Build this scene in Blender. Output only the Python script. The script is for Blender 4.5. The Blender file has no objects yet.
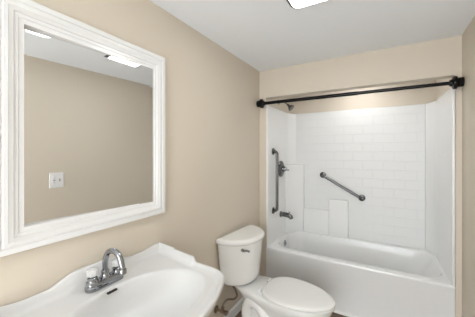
import bpy, bmesh, math
from mathutils import Vector, Matrix

C = bpy.context.scene.collection
PI = math.pi

# ------------------------------------------------------------------ camera, world, exposure
YAW = 30.4
cam_d = bpy.data.cameras.new('camera')
cam = bpy.data.objects.new('camera', cam_d)
C.objects.link(cam)
cam.location = (1.143, 0.0, 1.44)
cam.rotation_euler = (PI / 2, 0, math.radians(YAW))
cam_d.sensor_width = 36
cam_d.lens = 250 / 475 * 36
cam_d.shift_y = -6 / 475
cam_d.clip_start = 0.02
bpy.context.scene.camera = cam

world = bpy.data.worlds.new('world')
bpy.context.scene.world = world
world.use_nodes = True
bg = world.node_tree.nodes['Background']
bg.inputs['Color'].default_value = (0.93, 0.97, 1.0, 1)
bg.inputs['Strength'].default_value = 6.5          # added frontal fill in place of flash, let in through the unseen doorway

LIGHT_STRENGTH = 18.0
DOME_STRENGTH = 2.5
SHOWER_STRENGTH = 58.0
vs = bpy.context.scene.view_settings
vs.view_transform = 'Standard'
vs.look = 'None'
vs.gamma = 1
vs.use_curve_mapping = False
vs.exposure = 0.20

# ------------------------------------------------------------------ dimensions
W, D, H = 1.634, 2.41, 2.30          # room width, tub front, ceiling
FRONT = -1.30
AX0, AX1, AY = 0.0754, 1.598, 3.20   # the tub alcove


# ------------------------------------------------------------------ materials
def mat(name, col, rough=0.5, metal=0.0, coat=0.0, bump=0.0, bscale=200.0, var=0.0, trans=0.0, ior=1.45, emit=None, es=0.0):
    m = bpy.data.materials.new(name)
    m.use_nodes = True
    nt = m.node_tree
    b = nt.nodes['Principled BSDF']
    b.inputs['Base Color'].default_value = (*col, 1)
    b.inputs['Roughness'].default_value = rough
    b.inputs['Metallic'].default_value = metal
    b.inputs['Coat Weight'].default_value = coat
    b.inputs['Coat Roughness'].default_value = 0.05
    b.inputs['Transmission Weight'].default_value = trans
    b.inputs['IOR'].default_value = ior
    if emit:
        b.inputs['Emission Color'].default_value = (*emit, 1)
        b.inputs['Emission Strength'].default_value = es
    if bump or var:
        tc = nt.nodes.new('ShaderNodeTexCoord')
        nz = nt.nodes.new('ShaderNodeTexNoise')
        nz.inputs['Scale'].default_value = bscale
        nz.inputs['Detail'].default_value = 4
        nt.links.new(tc.outputs['Object'], nz.inputs['Vector'])
        if bump:
            bp = nt.nodes.new('ShaderNodeBump')
            bp.inputs['Strength'].default_value = bump
            bp.inputs['Distance'].default_value = 0.002
            nt.links.new(nz.outputs['Fac'], bp.inputs['Height'])
            nt.links.new(bp.outputs['Normal'], b.inputs['Normal'])
        if var:
            mx = nt.nodes.new('ShaderNodeMix')
            mx.data_type = 'RGBA'
            mx.inputs[6].default_value = (*[c * (1 - var) for c in col], 1)
            mx.inputs[7].default_value = (*[min(1, c * (1 + var)) for c in col], 1)
            nt.links.new(nz.outputs['Fac'], mx.inputs[0])
            nt.links.new(mx.outputs[2], b.inputs['Base Color'])
    return m


def tile_mat(name, col, rough, tw, th):
    """glossy acrylic with an embossed running-bond tile pattern, laid out on object X and Z"""
    m = mat(name, col, rough)
    nt = m.node_tree
    tc = nt.nodes.new('ShaderNodeTexCoord')
    sp = nt.nodes.new('ShaderNodeSeparateXYZ')
    cb = nt.nodes.new('ShaderNodeCombineXYZ')
    br = nt.nodes.new('ShaderNodeTexBrick')
    br.inputs['Scale'].default_value = 1.0
    br.inputs['Brick Width'].default_value = tw
    br.inputs['Row Height'].default_value = th
    br.inputs['Mortar Size'].default_value = 0.003
    br.inputs['Mortar Smooth'].default_value = 0.6
    bp = nt.nodes.new('ShaderNodeBump')
    bp.inputs['Strength'].default_value = 0.55
    bp.inputs['Distance'].default_value = 0.0027
    bp.invert = True
    nt.links.new(tc.outputs['Object'], sp.inputs[0])
    nt.links.new(sp.outputs['X'], cb.inputs['X'])
    nt.links.new(sp.outputs['Z'], cb.inputs['Y'])
    nt.links.new(cb.outputs[0], br.inputs['Vector'])
    nt.links.new(br.outputs['Fac'], bp.inputs['Height'])
    nt.links.new(bp.outputs['Normal'], nt.nodes['Principled BSDF'].inputs['Normal'])
    return m


def wood_mat(name):
    m = mat(name, (0.16, 0.10, 0.07), 0.45)
    nt = m.node_tree
    b = nt.nodes['Principled BSDF']
    tc = nt.nodes.new('ShaderNodeTexCoord')
    mp = nt.nodes.new('ShaderNodeMapping')
    mp.inputs['Scale'].default_value = (3, 40, 1)
    nz = nt.nodes.new('ShaderNodeTexNoise')
    nz.inputs['Scale'].default_value = 2.5
    nz.inputs['Detail'].default_value = 6
    br = nt.nodes.new('ShaderNodeTexBrick')
    br.inputs['Scale'].default_value = 1.0
    br.inputs['Brick Width'].default_value = 1.2
    br.inputs['Row Height'].default_value = 0.15
    br.inputs['Mortar Size'].default_value = 0.0015
    br.inputs['Color1'].default_value = (0.23, 0.145, 0.095, 1)
    br.inputs['Color2'].default_value = (0.17, 0.105, 0.07, 1)
    br.inputs['Mortar'].default_value = (0.05, 0.03, 0.02, 1)
    mx = nt.nodes.new('ShaderNodeMix')
    mx.data_type = 'RGBA'
    mx.blend_type = 'MULTIPLY'
    mx.inputs[0].default_value = 0.5
    nt.links.new(tc.outputs['Object'], mp.inputs[0])
    nt.links.new(mp.outputs[0], nz.inputs['Vector'])
    nt.links.new(tc.outputs['Object'], br.inputs['Vector'])
    nt.links.new(br.outputs['Color'], mx.inputs[6])
    nt.links.new(nz.outputs['Color'], mx.inputs[7])
    nt.links.new(mx.outputs[2], b.inputs['Base Color'])
    return m


M_wall = mat('beige_paint', (0.655, 0.585, 0.487), 0.6, bump=0.12, bscale=350)
M_ceil = mat('ceiling_paint', (0.89, 0.92, 0.95), 0.7, bump=0.15, bscale=250)
M_trim = mat('trim_paint', (0.80, 0.80, 0.78), 0.3)
M_frame = mat('mirror_frame_paint', (0.76, 0.76, 0.755), 0.28, coat=0.2)
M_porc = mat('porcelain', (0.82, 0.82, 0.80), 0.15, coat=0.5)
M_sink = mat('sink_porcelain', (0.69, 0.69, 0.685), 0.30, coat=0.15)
M_seat = mat('seat_plastic', (0.82, 0.82, 0.80), 0.22)
M_acry = mat('tub_acrylic', (0.82, 0.82, 0.81), 0.22, coat=0.2)
M_tile = tile_mat('embossed_tile', (0.77, 0.77, 0.76), 0.42, 0.20, 0.0997)
M_chrome = mat('chrome', (0.33, 0.34, 0.36), 0.08, 1.0)
M_steel = mat('brushed_steel', (0.15, 0.15, 0.15), 0.22, 1.0, bump=0.05, bscale=600)
M_dark = mat('dark_slot', (0.02, 0.02, 0.02), 0.5)
M_black = mat('black_metal', (0.006, 0.006, 0.006), 0.22, 0.5)
M_glass = mat('mirror_glass', (0.86, 0.87, 0.87), 0.0, 1.0)
M_clear = mat('clear_acrylic_knob', (0.95, 0.95, 0.95), 0.15, trans=0.45, ior=1.45)
M_hose = mat('braided_hose', (0.20, 0.16, 0.12), 0.4, 0.7, bump=0.6, bscale=900)
M_brass = mat('valve_metal', (0.22, 0.17, 0.12), 0.35, 0.8)
M_plate = mat('switch_plastic', (0.82, 0.82, 0.82), 0.35)
M_grey = mat('switch_grey', (0.45, 0.45, 0.47), 0.4)
M_floor = wood_mat('floor_planks')
M_lit = mat('lit_diffuser', (0.9, 0.9, 0.9), 0.4, emit=(0.96, 0.98, 1.0), es=LIGHT_STRENGTH)
M_dome = mat('lit_dome', (0.9, 0.9, 0.9), 0.4, emit=(0.96, 0.98, 1.0), es=DOME_STRENGTH)
M_spot = mat('lit_shower_lens', (0.9, 0.9, 0.9), 0.4, emit=(0.98, 0.985, 1.0), es=SHOWER_STRENGTH)


# ------------------------------------------------------------------ mesh helpers (world coordinates)
def box(bm, x0, x1, y0, y1, z0, z1, bev=0.0, seg=2):
    r = bmesh.ops.create_cube(bm, size=1)
    vsx = r['verts']
    for v in vsx:
        v.co = Vector(((x0 + x1) / 2 + v.co.x * (x1 - x0), (y0 + y1) / 2 + v.co.y * (y1 - y0), (z0 + z1) / 2 + v.co.z * (z1 - z0)))
    if bev:
        es = list({e for v in vsx for e in v.link_edges})
        bmesh.ops.bevel(bm, geom=es, offset=bev, segments=seg, profile=0.5, affect='EDGES')
    return bm


def loft(bm, rings, cap0=True, cap1=True, closed=True):
    rr = [[bm.verts.new(p) for p in ring] for ring in rings]
    n = len(rr[0])
    for a, b in zip(rr, rr[1:]):
        for i in range(n if closed else n - 1):
            j = (i + 1) % n
            bm.faces.new((a[i], a[j], b[j], b[i]))
    if cap0:
        bm.faces.new(list(reversed(rr[0])))
    if cap1:
        bm.faces.new(rr[-1])
    return rr


def frame_of(t):
    t = t.normalized()
    a = Vector((0, 0, 1)) if abs(t.z) < 0.9 else Vector((1, 0, 0))
    u = t.cross(a).normalized()
    return u, t.cross(u).normalized()


def tube(bm, pts, r, n=16, cap=True):
    pts = [Vector(p) for p in pts]
    rs = r if isinstance(r, (list, tuple)) else [r] * len(pts)
    rings = []
    u = None
    for i, p in enumerate(pts):
        t = (pts[min(i + 1, len(pts) - 1)] - pts[max(i - 1, 0)]).normalized()
        if u is None:
            u, _ = frame_of(t)
        u = (u - t * u.dot(t)).normalized()
        v = t.cross(u)
        rings.append([p + (u * math.cos(2 * PI * k / n) + v * math.sin(2 * PI * k / n)) * rs[i] for k in range(n)])
    loft(bm, rings, cap, cap)


def lathe(bm, base, axis, prof, n=32):
    """prof: list of (distance along axis, radius)"""
    base, axis = Vector(base), Vector(axis).normalized()
    u, v = frame_of(axis)
    rings = []
    for h, r in prof:
        r = max(r, 0.0004)
        rings.append([base + axis * h + (u * math.cos(2 * PI * k / n) + v * math.sin(2 * PI * k / n)) * r for k in range(n)])
    loft(bm, rings)


def smooth_path(ctrl, per=8):
    P = [Vector(p) for p in ctrl]
    P = [P[0] * 2 - P[1]] + P + [P[-1] * 2 - P[-2]]
    out = []
    for i in range(1, len(P) - 2):
        for k in range(per):
            t = k / per
            a, b, c, d = P[i - 1], P[i], P[i + 1], P[i + 2]
            out.append(0.5 * ((2 * b) + (c - a) * t + (2 * a - 5 * b + 4 * c - d) * t * t + (3 * b - a - 3 * c + d) * t ** 3))
    out.append(P[-2])
    return out


def rrect(x0, x1, y0, y1, r, z, n=10):
    """rounded rectangle ring in the XY plane; r may be four radii (x1y1, x0y1, x0y0, x1y0)"""
    rs = r if isinstance(r, (list, tuple)) else [r] * 4
    out = []
    for (cx, cy, a0, q) in ((x1, y1, 0, 0), (x0, y1, 90, 1), (x0, y0, 180, 2), (x1, y0, 270, 3)):
        rr = rs[q]
        ox = cx - rr if q in (0, 3) else cx + rr
        oy = cy - rr if q in (0, 1) else cy + rr
        for k in range(n + 1):
            a = math.radians(a0 + 90 * k / n)
            out.append(Vector((ox + rr * math.cos(a), oy + rr * math.sin(a), z)))
    return out


def new():
    return bmesh.new()


def obj(name, bm, m, parent=None, smooth=True, angle=35, bevel=0.0, recalc=True):
    if recalc:
        bmesh.ops.recalc_face_normals(bm, faces=bm.faces)
    me = bpy.data.meshes.new(name)
    if parent is not None:
        inv = Matrix.Translation(-world_loc(parent))
        bmesh.ops.transform(bm, matrix=inv, verts=bm.verts)
    bm.to_mesh(me)
    bm.free()
    me.materials.append(m)
    o = bpy.data.objects.new(name, me)
    C.objects.link(o)
    if parent is not None:
        o.parent = parent
    if smooth:
        me.shade_smooth()
        try:
            me.set_sharp_from_angle(angle=math.radians(angle))
        except Exception:
            pass
    if bevel:
        md = o.modifiers.new('bevel', 'BEVEL')
        md.width = bevel
        md.segments = 2
        md.limit_method = 'ANGLE'
        md.angle_limit = math.radians(40)
    return o


def world_loc(o):
    v = Vector((0, 0, 0))
    while o is not None:
        v += o.location
        o = o.parent
    return v


def thing(name, label, cat, loc, group=None):
    o = bpy.data.objects.new(name, None)
    o.empty_display_size = 0.05
    C.objects.link(o)
    o.location = loc
    o['label'] = label
    o['category'] = cat
    if group:
        o['group'] = group
    return o


def struct(name, bm, m, **k):
    o = obj(name, bm, m, **k)
    o['kind'] = 'structure'
    return o


# ------------------------------------------------------------------ the setting
T = 0.10
b = new(); box(b, -T, W + T, FRONT - T, AY + T, -0.05, 0); struct('floor', b, M_floor, smooth=False)
b = new(); box(b, -T, W + T, FRONT - T, AY + T, H, H + 0.06); struct('ceiling', b, M_ceil, smooth=False)
b = new(); box(b, -T, 0, FRONT, AY + T, 0, H); struct('wall_left', b, M_wall, smooth=False)
b = new(); box(b, W, W + T, FRONT, AY + T, 0, H); struct('wall_right', b, M_wall, smooth=False)
b = new(); box(b, AX0, AX1, AY, AY + T, 0, H); struct('wall_back', b, M_wall, smooth=False)
b = new(); box(b, 0, AX0, D, AY + T, 0, H); struct('wall_alcove_left', b, M_wall, smooth=False)
b = new(); box(b, AX1, W, D, AY + T, 0, H); struct('wall_alcove_right', b, M_wall, smooth=False)
b = new(); box(b, AX0, AX1, D, D + 0.090, 2.015, H); struct('wall_header', b, M_wall, smooth=False)
DX0, DX1, DZ = 0.25, 1.56, 2.10      # unseen open doorway behind the camera, widened to spread the fill light
b = new()
box(b, -T, DX0, FRONT - T, FRONT, 0, H)
box(b, DX1, W + T, FRONT - T, FRONT, 0, H)
box(b, DX0, DX1, FRONT - T, FRONT, DZ, H)
struct('wall_front', b, M_wall, smooth=False)
b = new()
box(b, DX0 - 0.06, DX0, FRONT, FRONT + 0.015, 0, DZ + 0.06)
box(b, DX1, DX1 + 0.06, FRONT, FRONT + 0.015, 0, DZ + 0.06)
box(b, DX0, DX1, FRONT, FRONT + 0.015, DZ, DZ + 0.06)
struct('trim_1', b, M_trim, smooth=False)
b = new(); loft(b, [[Vector((x, y, z)) for x, z in ((0, 0), (0.014, 0), (0.014, 0.07), (0.009, 0.082), (0.004, 0.088), (0, 0.088))] for y in (FRONT, D)])
struct('baseboard_left', b, M_trim, angle=20)
b = new(); loft(b, [[Vector((W - x, y, z)) for x, z in ((0, 0), (0.014, 0), (0.014, 0.07), (0.009, 0.082), (0.004, 0.088), (0, 0.088))] for y in (FRONT, D)])
struct('baseboard_right', b, M_trim, angle=20)
# white quarter round along the foot of the tub apron
qr = [(D - 0.008, 0.0)] + [(D - 0.008 - 0.02 * math.cos(math.radians(a)), 0.02 * math.sin(math.radians(a))) for a in range(0, 91, 15)]
b = new(); loft(b, [[Vector((x, y, z)) for y, z in qr] for x in (0.014, W - 0.014)])
struct('trim_2', b, M_trim)

# ------------------------------------------------------------------ bathtub
tub = thing('bathtub', 'white alcove bathtub with a plain flat apron, behind the toilet', 'bathtub', ((AX0 + AX1) / 2, D, 0))
TF = D - 0.012
b = new()
RIM = 0.455
e = 0.003
rings = [
    rrect(AX0 + e, AX1 - e, TF, 3.19, 0.006, 0.0),
    rrect(AX0 + e, AX1 - e, TF, 3.19, 0.006, RIM - 0.03),
    rrect(AX0 + e, AX1 - e, TF - 0.004, 3.19, 0.006, RIM - 0.022),
    rrect(AX0 + e, AX1 - e, TF - 0.004, 3.19, 0.008, RIM - 0.008),
    rrect(AX0 + e + 0.003, AX1 - e - 0.003, TF, 3.187, 0.008, RIM - 0.001),
    rrect(AX0 + e + 0.008, AX1 - e - 0.008, TF + 0.008, 3.182, 0.01, RIM),
    rrect(0.125, 1.570, D + 0.060, 3.100, 0.17, RIM),
    rrect(0.133, 1.561, D + 0.068, 3.092, 0.17, RIM - 0.003),
    rrect(0.138, 1.552, D + 0.074, 3.087, 0.17, RIM - 0.014),
    rrect(0.150, 1.500, D + 0.090, 3.075, 0.15, RIM - 0.12),
    rrect(0.165, 1.430, D + 0.105, 3.060, 0.15, RIM - 0.25),
    rrect(0.185, 1.370, D + 0.125, 3.040, 0.14, RIM - 0.32),
    rrect(0.225, 1.310, D + 0.165, 3.000, 0.12, RIM - 0.355),
    rrect(0.300, 1.220, D + 0.230, 2.940, 0.10, RIM - 0.362),
]
loft(b, rings)
obj('tub_shell', b, M_acry, tub, angle=40)
b = new(); lathe(b, (0.1445, 2.79, 0.385), (1, 0, 0.1), [(0, 0.034), (0.006, 0.036), (0.010, 0.03), (0.012, 0.012), (0.020, 0.011), (0.022, 0.0)])
obj('overflow_plate', b, M_chrome, tub)
b = new(); lathe(b, (0.36, 2.79, RIM - 0.361), (0, 0, 1), [(0, 0.03), (0.004, 0.03), (0.005, 0.02), (0.002, 0.018), (0.002, 0.0)])
obj('drain', b, M_chrome, tub)

# ------------------------------------------------------------------ shower surround
sur = thing('shower_surround', 'white glossy shower surround with embossed tile pattern above the tub', 'shower surround', ((AX0 + AX1) / 2, D, RIM))
SB, ST = RIM - 0.008, 1.935


def strip(inner, outer, z0, z1, crown=0.006):
    bm = new()
    ring = lambda off, z: [Vector((*p, z)) for p in inner] + [Vector((*p, z)) for p in reversed(outer)]
    loft(bm, [ring(0, z0), ring(0, z1)])
    return bm


def arc(cx, cy, r, a0, a1, n=8):
    return [(cx + r * math.cos(math.radians(a0 + (a1 - a0) * k / n)), cy + r * math.sin(math.radians(a0 + (a1 - a0) * k / n))) for k in range(n + 1)]


# left side panel: front flange, side wall, angled corner
inn = [(AX0 + 0.003, TF), (AX0 + 0.013, TF - 0.004)] + [(AX0 + 0.020, TF + 0.002), (AX0 + 0.022, TF + 0.014)] + [(0.102, 3.00), (0.106, 3.02), (0.118, 3.05), (0.150, 3.128), (0.160, 3.146), (0.170, 3.152)]
out = [(AX0 + 0.003, TF + 0.01), (AX0 + 0.003, TF + 0.012), (AX0 + 0.003, TF + 0.02), (AX0 + 0.003, TF + 0.03), (AX0 + 0.003, 3.00), (AX0 + 0.003, 3.05), (AX0 + 0.003, 3.12), (AX0 + 0.003, 3.17), (0.10, 3.19), (0.170, 3.19)]
obj('side_panel', strip(inn, out, SB, ST), M_acry, sur, angle=25, bevel=0.005)
mir = lambda pts: [(AX0 + AX1 - x, y) for x, y in pts]
inn2 = mir(inn); out2 = mir(out)
obj('side_panel', strip(inn2, out2, SB, ST), M_acry, sur, angle=25, bevel=0.005)
b = new(); box(b, 0.170, AX0 + AX1 - 0.170, 3.155, 3.19, SB, ST)
obj('back_panel', b, M_tile, sur, smooth=False, bevel=0.005)
# corner shelf column at the plumbing end
b = new()
col = [(0.098, 2.935), (0.118, 2.945), (0.200, 3.06), (0.255, 3.10), (0.272, 3.112), (0.278, 3.180), (0.16, 3.180), (0.098, 3.05)]
loft(b, [[Vector((x, y, z)) for x, y in col] for z in (SB, 1.285)])
obj('corner_shelf', b, M_acry, sur, angle=25, bevel=0.008)
# low raised panel and taller soap ledge on the back
b = new(); box(b, 0.260, 0.590, 3.132, 3.185, SB - 0.010, 0.745)
obj('raised_panel', b, M_acry, sur, bevel=0.014)
b = new(); box(b, 0.570, 0.785, 3.112, 3.185, SB - 0.010, 0.885)
obj('soap_ledge', b, M_acry, sur, bevel=0.016)

# ------------------------------------------------------------------ curtain rod
RZ = 1.947
RY = D - 0.046
rod = thing('shower_curtain_rod', 'black metal shower curtain rod spanning wall to wall above the tub', 'curtain rod', (W / 2, RY, RZ))
b = new(); tube(b, [(0.03, RY, RZ), (0.95, RY, RZ)], 0.0165, 20); obj('rod_tube', b, M_black, rod)
b = new(); tube(b, [(0.93, RY, RZ), (W - 0.03, RY, RZ)], 0.0140, 20); obj('inner_tube', b, M_black, rod)
fp = [(0.0, 0.034), (0.030, 0.034), (0.034, 0.038), (0.038, 0.046), (0.050, 0.048), (0.058, 0.046), (0.062, 0.038), (0.066, 0.026), (0.078, 0.023), (0.080, 0.020), (0.080, 0.012)]
b = new(); lathe(b, (0.0005, RY, RZ), (1, 0, 0), fp); obj('end_bracket', b, M_black, rod)
b = new(); lathe(b, (W - 0.0005, RY, RZ), (-1, 0, 0), fp); obj('end_bracket', b, M_black, rod)


# ------------------------------------------------------------------ grab bars
def grab_bar(label, p0, p1, nrm, group='steel grab bars in the shower', stand=0.045, r=0.0155):
    p0, p1, nrm = Vector(p0), Vector(p1), Vector(nrm)
    d = (p1 - p0).normalized()
    t = thing('grab_bar', label, 'grab bar', p0, group)
    bm = new()
    k = 0.032
    pts = [p0, p0 + nrm * (stand - k)]
    for i in range(1, 8):
        a = PI / 2 * i / 8
        pts.append(p0 + nrm * (stand - k + k * math.sin(a)) + d * (k - k * math.cos(a)))
    pts += [p0 + nrm * stand + d * k, p1 + nrm * stand - d * k]
    for i in range(1, 8):
        a = PI / 2 * i / 8
        pts.append(p1 + nrm * (stand - k + k * math.cos(a)) - d * (k - k * math.sin(a)))
    pts += [p1 + nrm * (stand - k), p1]
    tube(bm, pts, r, 18)
    obj('bar', bm, M_steel, t)
    for p in (p0, p1):
        bm = new(); lathe(bm, p, nrm, [(-0.001, 0.036), (0.004, 0.037), (0.009, 0.034), (0.012, 0.026), (0.014, 0.018)])
        obj('flange', bm, M_steel, t)
    return t


XL = 0.1005
grab_bar('vertical steel grab bar on the left side of the shower', (XL, 2.545, 1.452), (XL, 2.545, 0.808), (1, 0, 0))
grab_bar('diagonal steel grab bar sloping down across the back of the shower', (0.500, 3.155, 1.166), (0.925, 3.155, 0.926), (0, -1, 0))

# ------------------------------------------------------------------ shower valve, spout, shower head
vv = thing('shower_valve', 'round chrome shower valve with lever beside the vertical grab bar', 'shower valve', (0.101, 2.77, 1.25))
b = new(); lathe(b, (0.100, 2.77, 1.25), (1, 0, 0), [(0, 0.092), (0.008, 0.094), (0.018, 0.088), (0.028, 0.066), (0.033, 0.038), (0.050, 0.032), (0.052, 0.026)])
obj('escutcheon', b, M_steel, vv)
b = new()
lathe(b, (0.138, 2.77, 1.25), (1, 0, 0), [(0, 0.026), (0.02, 0.027), (0.032, 0.022), (0.036, 0.0)])
tube(b, smooth_path([(0.155, 2.77, 1.25), (0.163, 2.80, 1.238), (0.172, 2.85, 1.232)], 6), [0.012] * 6 + [0.010] * 6 + [0.008], 12)
obj('handle', b, M_chrome, vv)

sp = thing('tub_spout', 'dark chrome tub spout low on the side wall over the bathtub', 'tub spout', (0.101, 2.77, 0.72))
b = new()
lathe(b, (0.100, 2.77, 0.722), (1, 0, 0), [(0, 0.034), (0.01, 0.034), (0.016, 0.028), (0.02, 0.026)])
tube(b, smooth_path([(0.112, 2.77, 0.722), (0.15, 2.77, 0.724), (0.195, 2.77, 0.718), (0.222, 2.77, 0.704), (0.232, 2.77, 0.682)], 6),
     [0.027] * 12 + [0.026] * 4 + [0.025] * 4 + [0.022] * 5, 18)
obj('spout_body', b, M_steel, sp)
b = new(); lathe(b, (0.205, 2.77, 0.738), (0.1, 0, 1), [(0, 0.005), (0.012, 0.005), (0.014, 0.009), (0.022, 0.009), (0.024, 0.004)], 16)
obj('diverter_knob', b, M_chrome, sp)

sh = thing('wall_shower', 'small chrome shower head on a bent arm above the surround', 'shower head', (AX0, 2.77, 2.03))
b = new(); lathe(b, (AX0 - 0.001, 2.77, 2.030), (1, 0, 0), [(0, 0.03), (0.004, 0.03), (0.010, 0.02), (0.014, 0.011)]); obj('wall_flange', b, M_chrome, sh)
b = new(); tube(b, smooth_path([(AX0 + 0.004, 2.77, 2.030), (AX0 + 0.05, 2.77, 2.032), (AX0 + 0.085, 2.77, 2.012), (AX0 + 0.115, 2.77, 1.985)], 6), 0.0085, 14); obj('shower_arm', b, M_chrome, sh)
b = new(); lathe(b, (AX0 + 0.108, 2.77, 1.992), (0.72, 0, -0.70), [(0, 0.011), (0.012, 0.014), (0.02, 0.013), (0.03, 0.018), (0.060, 0.038), (0.067, 0.040), (0.071, 0.037), (0.069, 0.0)]); obj('spray_head', b, M_steel, sh)

# ------------------------------------------------------------------ framed mirror
MY0, MY1, MZ0, MZ1 = 0.295, 1.054, 1.088, 1.995
FW = 0.092
FB, FR = 0.90, 1.03                   # the bottom rail is a little narrower
mr = thing('framed_mirror', 'rectangular wall mirror in a wide white moulded frame above the sink', 'mirror', (0, (MY0 + MY1) / 2, MZ0))
prof = [(0, 0.001), (0, 0.031), (0.002, 0.034), (0.022, 0.036), (0.024, 0.033), (0.030, 0.033), (0.033, 0.037), (0.044, 0.038), (0.048, 0.036),
        (0.060, 0.034), (0.062, 0.030), (0.074, 0.0295), (0.076, 0.0265), (FW, 0.026), (FW, 0.001)]
b = new()
rings = []
for d_, h_ in prof:
    rings.append([Vector((h_, MY0 + d_, MZ0 + d_ * FB)), Vector((h_, MY1 - d_ * FR, MZ0 + d_ * FB)), Vector((h_, MY1 - d_ * FR, MZ1 - d_)), Vector((h_, MY0 + d_, MZ1 - d_))])
rings.append(rings[0])
rr = [[b.verts.new(p) for p in ring] for ring in rings[:-1]]
for i in range(len(rr)):
    a_, c_ = rr[i], rr[(i + 1) % len(rr)]
    for k in range(4):
        b.faces.new((a_[k], a_[(k + 1) % 4], c_[(k + 1) % 4], c_[k]))
obj('frame', b, M_frame, mr, angle=22)
# silvered glass, its far edge standing a little further off the wall, with a bevelled border
gy0, gy1, gz0, gz1 = MY0 + FW - 0.003, MY1 - FW * FR + 0.003, MZ0 + FW * FB - 0.003, MZ1 - FW + 0.003
TILT = math.tan(math.radians(2.8))
gx = lambda y: 0.0165 + (y - (gy0 + gy1) / 2) * TILT
b = new()
bw, bd = 0.020, 0.0005
q = lambda y, z, dx: Vector((gx(y) + dx, y, z))
o0 = [q(gy0, gz0, -bd), q(gy1, gz0, -bd), q(gy1, gz1, -bd), q(gy0, gz1, -bd)]
i0 = [q(gy0 + bw, gz0 + bw, 0), q(gy1 - bw, gz0 + bw, 0), q(gy1 - bw, gz1 - bw, 0), q(gy0 + bw, gz1 - bw, 0)]
k0 = [q(gy0, gz0, -0.004), q(gy1, gz0, -0.004), q(gy1, gz1, -0.004), q(gy0, gz1, -0.004)]
loft(b, [k0, o0, i0])
obj('mirror_glass', b, M_glass, mr, smooth=False)

# ------------------------------------------------------------------ pedestal sink
SYC = 0.648
HALF = 0.392
sk = thing('pedestal_sink', 'white scalloped pedestal sink with raised back ledge under the mirror', 'sink', (0.25, SYC, 0))
half = [(0.002, HALF), (0.06, HALF), (0.12, HALF), (0.18, HALF - 0.001), (0.235, HALF - 0.001), (0.280, HALF - 0.001), (0.33, 0.391), (0.39, 0.387), (0.44, 0.376), (0.482, 0.350), (0.512, 0.305), (0.542, 0.235), (0.567, 0.160), (0.584, 0.08), (0.590, 0.0)]
cp = smooth_path([Vector((x, t, 0)) for x, t in half[:1] + half[1:]], 10)
outl = [(p.x, p.y) for p in cp]
back = [(0.002, HALF * (k / 40)) for k in range(0, 40)]
right = back + outl                                   # from the middle of the back, round to the middle of the front
full = right + [(x, -t) for x, t in reversed(right[1:-1])]
BC, BA, BB = 0.322, 0.188, 0.318                      # the oval basin
SZ = 0.858


def inner_pt(x, t, k=1.0):
    a = math.atan2(t / BB, (x - BC) / BA)
    return BC + BA * k * math.cos(a), BB * k * math.sin(a)


def sstep(a, b_, v):
    v = max(0, min(1, (v - a) / (b_ - a)))
    return v * v * (3 - 2 * v)


def ledge(x, t):
    """height of the raised ledge over the rim at an outline point"""
    at = abs(t)
    if x > 0.288:
        return 0.0
    if at > HALF - 0.02:
        hb = 0.056 - 0.024 * (x / 0.28) - 0.006 * sstep(0.120, 0.135, x)
        return hb * (1 - sstep(0.268, 0.288, x))
    w = 0.044 + 0.036 * (1 - sstep(0.07, 0.20, at)) + 0.012 * sstep(0.26, 0.37, at)
    return w


def deck(x):
    return SZ + 0.020 * (1 - sstep(0.05, 0.36, x))


def mix(p, q_, f):
    return p[0] + (q_[0] - p[0]) * f, p[1] + (q_[1] - p[1]) * f


def inset(x, t, d_):
    ix, it = inner_pt(x, t)
    L = math.hypot(ix - x, it - t)
    return mix((x, t), (ix, it), min(0.92, d_ / L))


def ring(fn):
    return [Vector((lambda r: (r[0], SYC + r[1], r[2]))(fn(x, t))) for x, t in full]


def sc(x, t, kx, kt, cx=0.27):
    return max(0.004, cx + (x - cx) * kx) if x > 0.003 else max(0.004, cx + (x - cx) * kx), t * kt


rings = [
    ring(lambda x, t: (*sc(x, t, 0.28, 0.24, 0.22), 0.66)),
    ring(lambda x, t: (*sc(x, t, 0.42, 0.36, 0.22), 0.675)),
    ring(lambda x, t: (*sc(x, t, 0.72, 0.66, 0.22), 0.725)),
    ring(lambda x, t: (*sc(x, t, 0.88, 0.86, 0.20), 0.780)),
    ring(lambda x, t: (*sc(x, t, 0.945, 0.945, 0.20), 0.806)),
    ring(lambda x, t: (*sc(x, t, 0.965, 0.965, 0.20), 0.812)),
    ring(lambda x, t: (*sc(x, t, 0.968, 0.970, 0.20), 0.822)),
    ring(lambda x, t: (*sc(x, t, 0.985, 0.988, 0.20), 0.830)),
    ring(lambda x, t: (*sc(x, t, 1.0, 1.0), 0.840)),
    ring(lambda x, t: (*sc(x, t, 1.0, 1.0), SZ - 0.006 + 0.0 * ledge(x, t))),
    ring(lambda x, t: (*inset(x, t, 0.001), SZ - 0.003 + (max(ledge(x, t) - 0.004, 0)))),
    ring(lambda x, t: (*inset(x, t, 0.006), SZ + 0.0005 + ledge(x, t))),
    ring(lambda x, t: (*inset(x, t, 0.016), SZ + 0.001 + ledge(x, t))),
    ring(lambda x, t: (*inset(x, t, 0.021), (SZ - 0.001 + ledge(x, t) - 0.002))),
    ring(lambda x, t: (*inset(x, t, 0.029), SZ - 0.0085 + ledge(x, t) * 0.45 + (deck(x) - SZ) * 0.5)),
    ring(lambda x, t: (*inset(x, t, 0.042), SZ - 0.009 + (deck(x) - SZ) * 0.92)),
    ring(lambda x, t: (*inset(x, t, 0.052), SZ - 0.014 + (deck(x) - SZ))),
    ring(lambda x, t: (*inset(x, t, 0.060), SZ - 0.0145 + (deck(x) - SZ))),
]


def basin_ring(k, z, dz=0.0):
    def fn(x, t):
        ix, it = inner_pt(x, t, k)
        return ix, it, z + dz * (deck(ix) - SZ)
    return ring(fn)


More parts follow.
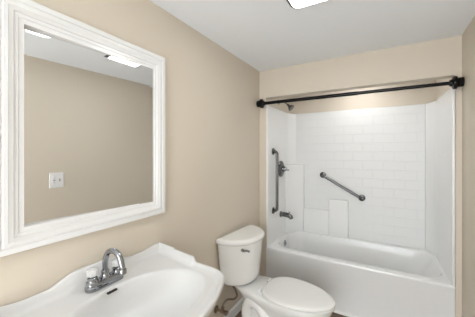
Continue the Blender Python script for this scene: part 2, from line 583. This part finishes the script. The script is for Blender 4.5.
rings += [
    basin_ring(1.045, SZ - 0.0145, 1.0),
    basin_ring(1.015, SZ - 0.0155, 1.0),
    basin_ring(0.985, SZ - 0.022, 1.0),
    basin_ring(0.955, SZ - 0.030, 0.8),
    basin_ring(0.91, SZ - 0.060, 0.5),
    basin_ring(0.82, SZ - 0.100, 0.2),
    basin_ring(0.66, SZ - 0.128),
    basin_ring(0.40, SZ - 0.142),
    basin_ring(0.12, SZ - 0.147),
]
b = new(); loft(b, rings)
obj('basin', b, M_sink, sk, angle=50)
# pedestal column
b = new()
pr = []
for z, wx, wt, cx in ((0.0, 0.115, 0.125, 0.20), (0.03, 0.115, 0.125, 0.20), (0.045, 0.10, 0.11, 0.20), (0.07, 0.09, 0.098, 0.20), (0.3, 0.075, 0.08, 0.20), (0.55, 0.082, 0.09, 0.20), (0.64, 0.10, 0.11, 0.21), (0.668, 0.115, 0.125, 0.215)):
    pr.append([Vector((cx + wx * math.copysign(abs(math.cos(a)) ** 0.8, math.cos(a)), SYC + wt * math.copysign(abs(math.sin(a)) ** 0.8, math.sin(a)), z)) for a in [2 * PI * k / 40 for k in range(40)]])
loft(b, pr)
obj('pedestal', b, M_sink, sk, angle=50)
# overflow slot in the basin's back wall
b = new(); box(b, 0.138, 0.150, SYC - 0.022, SYC + 0.022, 0.8455, 0.8525, 0.002)
obj('overflow_slot', b, M_dark, sk)
b = new(); lathe(b, (BC, SYC, SZ - 0.1475), (0, 0, 1), [(0, 0.024), (0.004, 0.025), (0.006, 0.02), (0.004, 0.016), (0.007, 0.012), (0.007, 0)])
obj('drain', b, M_chrome, sk)

# ------------------------------------------------------------------ faucet
FX, FY, FZ = 0.088, SYC + 0.004, 0.8665
fc = thing('faucet', 'chrome high-arc faucet with two clear knobs on the sink ledge', 'faucet', (FX, FY, FZ))
b = new()
st = lambda hx, hy, z: rrect(FX - hx, FX + hx, FY - hy, FY + hy, min(hx, hy) * 0.98, z, 8)
loft(b, [st(0.027, 0.083, FZ - 0.002), st(0.028, 0.084, FZ + 0.006), st(0.0285, 0.0845, FZ + 0.012), st(0.025, 0.081, FZ + 0.016), st(0.025, 0.081, FZ + 0.024), st(0.022, 0.078, FZ + 0.029), st(0.017, 0.073, FZ + 0.031)])
obj('base_plate', b, M_chrome, fc)
b = new()
lathe(b, (FX, FY, FZ + 0.024), (0, 0, 1), [(0, 0.022), (0.010, 0.022), (0.016, 0.017), (0.026, 0.0155), (0.032, 0.017), (0.038, 0.014)])
path = [(FX, FY, FZ + 0.03), (FX, FY, FZ + 0.07), (FX + 0.002, FY, FZ + 0.105), (FX + 0.018, FY + 0.002, FZ + 0.138), (FX + 0.050, FY + 0.006, FZ + 0.150), (FX + 0.082, FY + 0.010, FZ + 0.134), (FX + 0.098, FY + 0.012, FZ + 0.098), (FX + 0.102, FY + 0.013, FZ + 0.072)]
sp_ = smooth_path(path, 8)
tube(b, sp_, [0.0122] * len(sp_), 18)
lathe(b, (FX + 0.1015, FY + 0.013, FZ + 0.082), (0.05, 0, -1), [(0, 0.0145), (0.003, 0.0165), (0.018, 0.0165), (0.021, 0.014), (0.021, 0.0)])
obj('spout', b, M_chrome, fc)
for s in (-1, 1):
    hy = FY + s * 0.056
    b = new(); lathe(b, (FX, hy, FZ + 0.024), (0, 0, 1), [(0, 0.024), (0.008, 0.024), (0.014, 0.019), (0.018, 0.018), (0.024, 0.020), (0.029, 0.016), (0.032, 0.010)])
    h_ = obj('handle', b, M_chrome, fc)
    b = new()
    rk = []
    for z, r in ((0.064, 0.013), (0.058, 0.019), (0.064, 0.0225), (0.076, 0.0235), (0.084, 0.021), (0.089, 0.013), (0.090, 0.002)):
        rk.append([Vector((FX + r * (1 + 0.06 * math.cos(8 * a)) * math.cos(a), hy + r * (1 + 0.06 * math.cos(8 * a)) * math.sin(a), FZ + z)) for a in [2 * PI * k / 64 for k in range(64)]])
    loft(b, rk)
    kn = obj('knob', b, M_clear, h_)
    kn['label'] = 'clear acrylic knob'

# ------------------------------------------------------------------ toilet
TY = 1.846
tl = thing('toilet', 'white two-piece toilet with the lid down, between sink and tub', 'toilet', (0.45, TY, 0))


def dring(z, xb, hw, xf, n=1.75, flat=0.0, cnt=48):
    """D-shaped ring: straight back at xb, bowed front reaching xf"""
    out_ = []
    for k in range(cnt + 1):
        a = -PI / 2 + PI * k / cnt
        c, s = math.cos(a), math.sin(a)
        x = xb + 0.03 + (xf - xb - 0.03) * abs(c) ** (2 / n)
        y = hw * math.copysign(abs(s) ** (2 / 2.3), s)
        out_.append(Vector((x, TY + y, z)))
    out_.append(Vector((xb + 0.006, TY + hw, z)))
    out_.append(Vector((xb, TY + hw - 0.006, z)))
    for k in range(1, 6):
        out_.append(Vector((xb, TY + (hw - 0.006) * (1 - 2 * k / 6), z)))
    out_.append(Vector((xb, TY - hw + 0.006, z)))
    out_.append(Vector((xb + 0.006, TY - hw, z)))
    return out_


b = new()
loft(b, [dring(0.388, 0.05, 0.165, 0.195), dring(0.395, 0.04, 0.188, 0.218), dring(0.412, 0.034, 0.203, 0.232), dring(0.45, 0.030, 0.207, 0.236), dring(0.60, 0.026, 0.224, 0.250), dring(0.722, 0.024, 0.236, 0.260)])
obj('tank', b, M_porc, tl, angle=50)
b = new()
loft(b, [dring(0.7225, 0.022, 0.240, 0.262), dring(0.728, 0.020, 0.248, 0.270), dring(0.738, 0.018, 0.252, 0.275), dring(0.752, 0.018, 0.252, 0.275), dring(0.760, 0.021, 0.248, 0.270), dring(0.7645, 0.028, 0.240, 0.260), dring(0.766, 0.045, 0.22, 0.235)])
obj('tank_lid', b, M_porc, tl, angle=50)
b = new()
lvx, lvy, lvz = 0.212, TY - 0.150, 0.688
lathe(b, (lvx - 0.012, lvy, lvz), (0.80, -0.6, 0), [(0, 0.013), (0.018, 0.013), (0.022, 0.010), (0.030, 0.008)], 20)
tube(b, smooth_path([(lvx + 0.012, lvy - 0.014, lvz), (lvx + 0.026, lvy + 0.008, lvz - 0.003), (lvx + 0.034, lvy + 0.028, lvz - 0.014)], 6), [0.009] * 6 + [0.008] * 6 + [0.009], 12)
obj('flush_lever', b, M_chrome, tl)


def egg(z, xb, xf, hw, cx=0.50, nb=3.6, cnt=64, taper=0.0):
    out_ = []
    for k in range(cnt):
        a = 2 * PI * k / cnt
        c, s = math.cos(a), math.sin(a)
        if c >= 0:
            x = cx + (xf - cx) * c
            y = hw * s
        else:
            x = cx - (cx - xb) * abs(c) ** (2 / nb)
            y = hw * math.copysign(abs(s) ** (2 / nb), s)
        if x < 0.42:
            y *= 1 - taper * min(1, (0.42 - x) / 0.30)
        out_.append(Vector((x, TY + y, z)))
    return out_


b = new()
loft(b, [
    egg(0.0, 0.16, 0.68, 0.118, 0.42), egg(0.018, 0.16, 0.68, 0.118, 0.42), egg(0.03, 0.17, 0.665, 0.106, 0.42),
    egg(0.09, 0.18, 0.645, 0.094, 0.42), egg(0.16, 0.18, 0.655, 0.092, 0.43), egg(0.21, 0.16, 0.70, 0.104, 0.46),
    egg(0.265, 0.13, 0.765, 0.132, 0.49, 3, taper=0.2), egg(0.31, 0.09, 0.812, 0.158, 0.50, 3.2, taper=0.25), egg(0.3370, 0.06, 0.832, 0.172, 0.50, 3.6, taper=0.25),
    egg(0.3600, 0.05, 0.838, 0.178, 0.50, 4, taper=0.25), egg(0.3720, 0.052, 0.835, 0.175, 0.50, 4, taper=0.25), egg(0.3780, 0.062, 0.82, 0.164, 0.50, 4, taper=0.25)])
# the raised S of the trapway on both flanks
for s in (-1, 1):
    pth = smooth_path([(0.56, TY + s * 0.085, 0.11), (0.46, TY + s * 0.094, 0.13), (0.39, TY + s * 0.100, 0.20), (0.33, TY + s * 0.104, 0.276), (0.255, TY + s * 0.100, 0.282), (0.212, TY + s * 0.094, 0.215), (0.212, TY + s * 0.090, 0.11), (0.212, TY + s * 0.085, 0.012)], 6)
    tube(b, pth, [0.020 + 0.024 * min(1, i / 8) for i in range(len(pth))], 16)
obj('bowl', b, M_porc, tl, angle=50)
b = new()
loft(b, [egg(0.3785, 0.335, 0.846, 0.190, 0.53, 2.4), egg(0.3810, 0.330, 0.852, 0.195, 0.53, 2.4), egg(0.3910, 0.330, 0.853, 0.196, 0.53, 2.4), egg(0.3950, 0.334, 0.846, 0.186, 0.53, 2.4)])
obj('seat', b, M_seat, tl, angle=50)
b = new()
loft(b, [egg(0.3965, 0.340, 0.845, 0.190, 0.53, 2.4), egg(0.3995, 0.334, 0.852, 0.196, 0.53, 2.4), egg(0.4080, 0.334, 0.852, 0.196, 0.53, 2.4), egg(0.4130, 0.340, 0.845, 0.190, 0.53, 2.4), egg(0.4165, 0.36, 0.82, 0.168, 0.53, 2.4), egg(0.4180, 0.42, 0.72, 0.11, 0.53, 2.4)])
obj('seat_lid', b, M_seat, tl, angle=40)
for s in (-1, 1):
    b = new(); lathe(b, (0.318, TY + s * 0.075 - 0.025, 0.386), (0, 1, 0), [(0, 0.010), (0.003, 0.0125), (0.047, 0.0125), (0.050, 0.010)], 20)
    obj('hinge', b, M_seat, tl)
tl.location = (0.056, TY, 0)
for ch in tl.children:
    ch.location.x = 0.40
tl.rotation_euler.z = math.radians(-4.2)      # the bowl points a touch towards the sink

# ------------------------------------------------------------------ water supply
VY = 1.615
sv = thing('shutoff_valve', 'dark metal water shutoff valve on the wall behind the sink corner', 'valve', (0.0, VY, 0.205))
b = new()
lathe(b, (0.0005, VY, 0.205), (1, 0, 0), [(0, 0.028), (0.003, 0.028), (0.008, 0.014), (0.012, 0.010), (0.045, 0.010), (0.047, 0.015), (0.085, 0.015), (0.088, 0.010)], 24)
lathe(b, (0.062, VY, 0.205), (0, 0, 1), [(0, 0.010), (0.022, 0.010), (0.023, 0.014), (0.036, 0.014), (0.038, 0.008)], 16)
obj('valve_body', b, M_brass, sv)
b = new()
loft(b, [[Vector((x, VY + 0.024 * k_ * math.cos(a), 0.205 + 0.015 * k_ * math.sin(a))) for a in [2 * PI * i / 24 for i in range(24)]] for x, k_ in ((0.088, 0.7), (0.091, 1), (0.102, 1), (0.105, 0.7))])
obj('handle', b, M_brass, sv)
hs = smooth_path([(0.062, VY, 0.236), (0.063, VY + 0.012, 0.262), (0.080, VY + 0.045, 0.282), (0.112, VY + 0.085, 0.275), (0.130, VY + 0.102, 0.300), (0.122, VY + 0.090, 0.350), (0.111, VY + 0.078, 0.378), (0.110, VY + 0.078, 0.389)], 8)
b = new(); tube(b, hs, 0.0075, 12)
ho = obj('supply_hose', b, M_hose)
ho['label'] = 'thin brown braided water hose curving from the shutoff valve to the tank'
ho['category'] = 'hose'

# ------------------------------------------------------------------ switch plate on the right wall (seen in the mirror)
PY, PZ, PW, PH = 1.030, 1.176, 0.058, 0.072
sw = thing('switch_plate', 'white double switch and outlet plate on beige wall, reflected in the mirror', 'switch', (W, PY, PZ))
b = new()
loft(b, [[Vector((W - x, PY + k_ * y, PZ + k2 * z)) for y, z in ((-PW, -PH), (PW, -PH), (PW, PH), (-PW, PH))] for x, k_, k2 in ((0, 1, 1), (0.003, 1, 1), (0.006, 0.95, 0.96))])
obj('plate', b, M_plate, sw, smooth=False)
b = new(); box(b, W - 0.0085, W - 0.005, PY - 0.040, PY - 0.007, PZ - 0.034, PZ + 0.034, 0.001)
oo = obj('outlet', b, M_plate, sw)
for dz in (-0.020, 0.020):
    b = new()
    box(b, W - 0.0092, W - 0.008, PY - 0.031, PY - 0.028, PZ + dz - 0.005, PZ + dz + 0.005)
    box(b, W - 0.0092, W - 0.008, PY - 0.019, PY - 0.016, PZ + dz - 0.004, PZ + dz + 0.004)
    obj('outlet_slots', b, M_grey, oo)
b = new(); box(b, W - 0.0092, W - 0.008, PY - 0.034, PY - 0.013, PZ - 0.006, PZ + 0.006)
obj('test_buttons', b, M_grey, oo)
b = new(); box(b, W - 0.0072, W - 0.005, PY + 0.018, PY + 0.030, PZ - 0.014, PZ + 0.014)
box(b, W - 0.020, W - 0.006, PY + 0.0205, PY + 0.0275, PZ + 0.000, PZ + 0.009)
obj('toggle', b, M_grey, sw)

# ------------------------------------------------------------------ ceiling lights
LX0, LX1, LY0, LY1 = 0.680, 1.020, 1.160, 1.425
lt = thing('ceiling_light', 'lit rectangular ceiling light with rounded corners and thin metal rim, nearest the tub', 'ceiling light', ((LX0 + LX1) / 2, (LY0 + LY1) / 2, H))
b = new()
loft(b, [rrect(LX0, LX1, LY0, LY1, 0.045, H), rrect(LX0, LX1, LY0, LY1, 0.045, H - 0.026), rrect(LX0 + 0.004, LX1 - 0.004, LY0 + 0.003, LY1 - 0.003, 0.043, H - 0.029), rrect(LX0 + 0.015, LX1 - 0.015, LY0 + 0.006, LY1 - 0.006, 0.040, H - 0.029)])
obj('rim', b, M_steel, lt)
b = new()
loft(b, [rrect(LX0 + 0.016, LX1 - 0.016, LY0 + 0.006, LY1 - 0.006, 0.04, H - 0.024), rrect(LX0 + 0.016, LX1 - 0.016, LY0 + 0.006, LY1 - 0.006, 0.04, H - 0.030), rrect(LX0 + 0.024, LX1 - 0.024, LY0 + 0.014, LY1 - 0.014, 0.035, H - 0.034)])
obj('diffuser', b, M_lit, lt)
RXc, RYc, RR = 0.752, 0.650, 0.130
lr = thing('ceiling_light', 'lit round dome ceiling light over the sink, seen in the mirror corner', 'ceiling light', (RXc, RYc, H))
b = new(); lathe(b, (RXc, RYc, H), (0, 0, -1), [(0, RR + 0.008), (0.016, RR + 0.008), (0.019, RR + 0.003)], 48)
obj('rim', b, M_trim, lr)
b = new(); lathe(b, (RXc, RYc, H - 0.018), (0, 0, -1), [(0, RR), (0.012, RR * 0.98), (0.026, RR * 0.88), (0.038, RR * 0.70), (0.047, RR * 0.42), (0.050, RR * 0.15), (0.0505, 0)], 48)
obj('diffuser', b, M_dome, lr)

# recessed light over the tub, up behind the header: it lights the back wall of the alcove
ra = thing('shower_light', 'round recessed ceiling light inside the tub alcove, behind the header', 'ceiling light', (0.92, 2.84, H))
b = new(); lathe(b, (0.92, 2.84, H), (0, 0, -1), [(0, 0.085), (0.006, 0.085), (0.008, 0.078)], 40)
obj('rim', b, M_trim, ra)
b = new(); lathe(b, (0.92, 2.84, H - 0.007), (0, 0, -1), [(0, 0.075), (0.004, 0.07), (0.006, 0.05), (0.007, 0)], 40)
obj('diffuser', b, M_spot, ra)
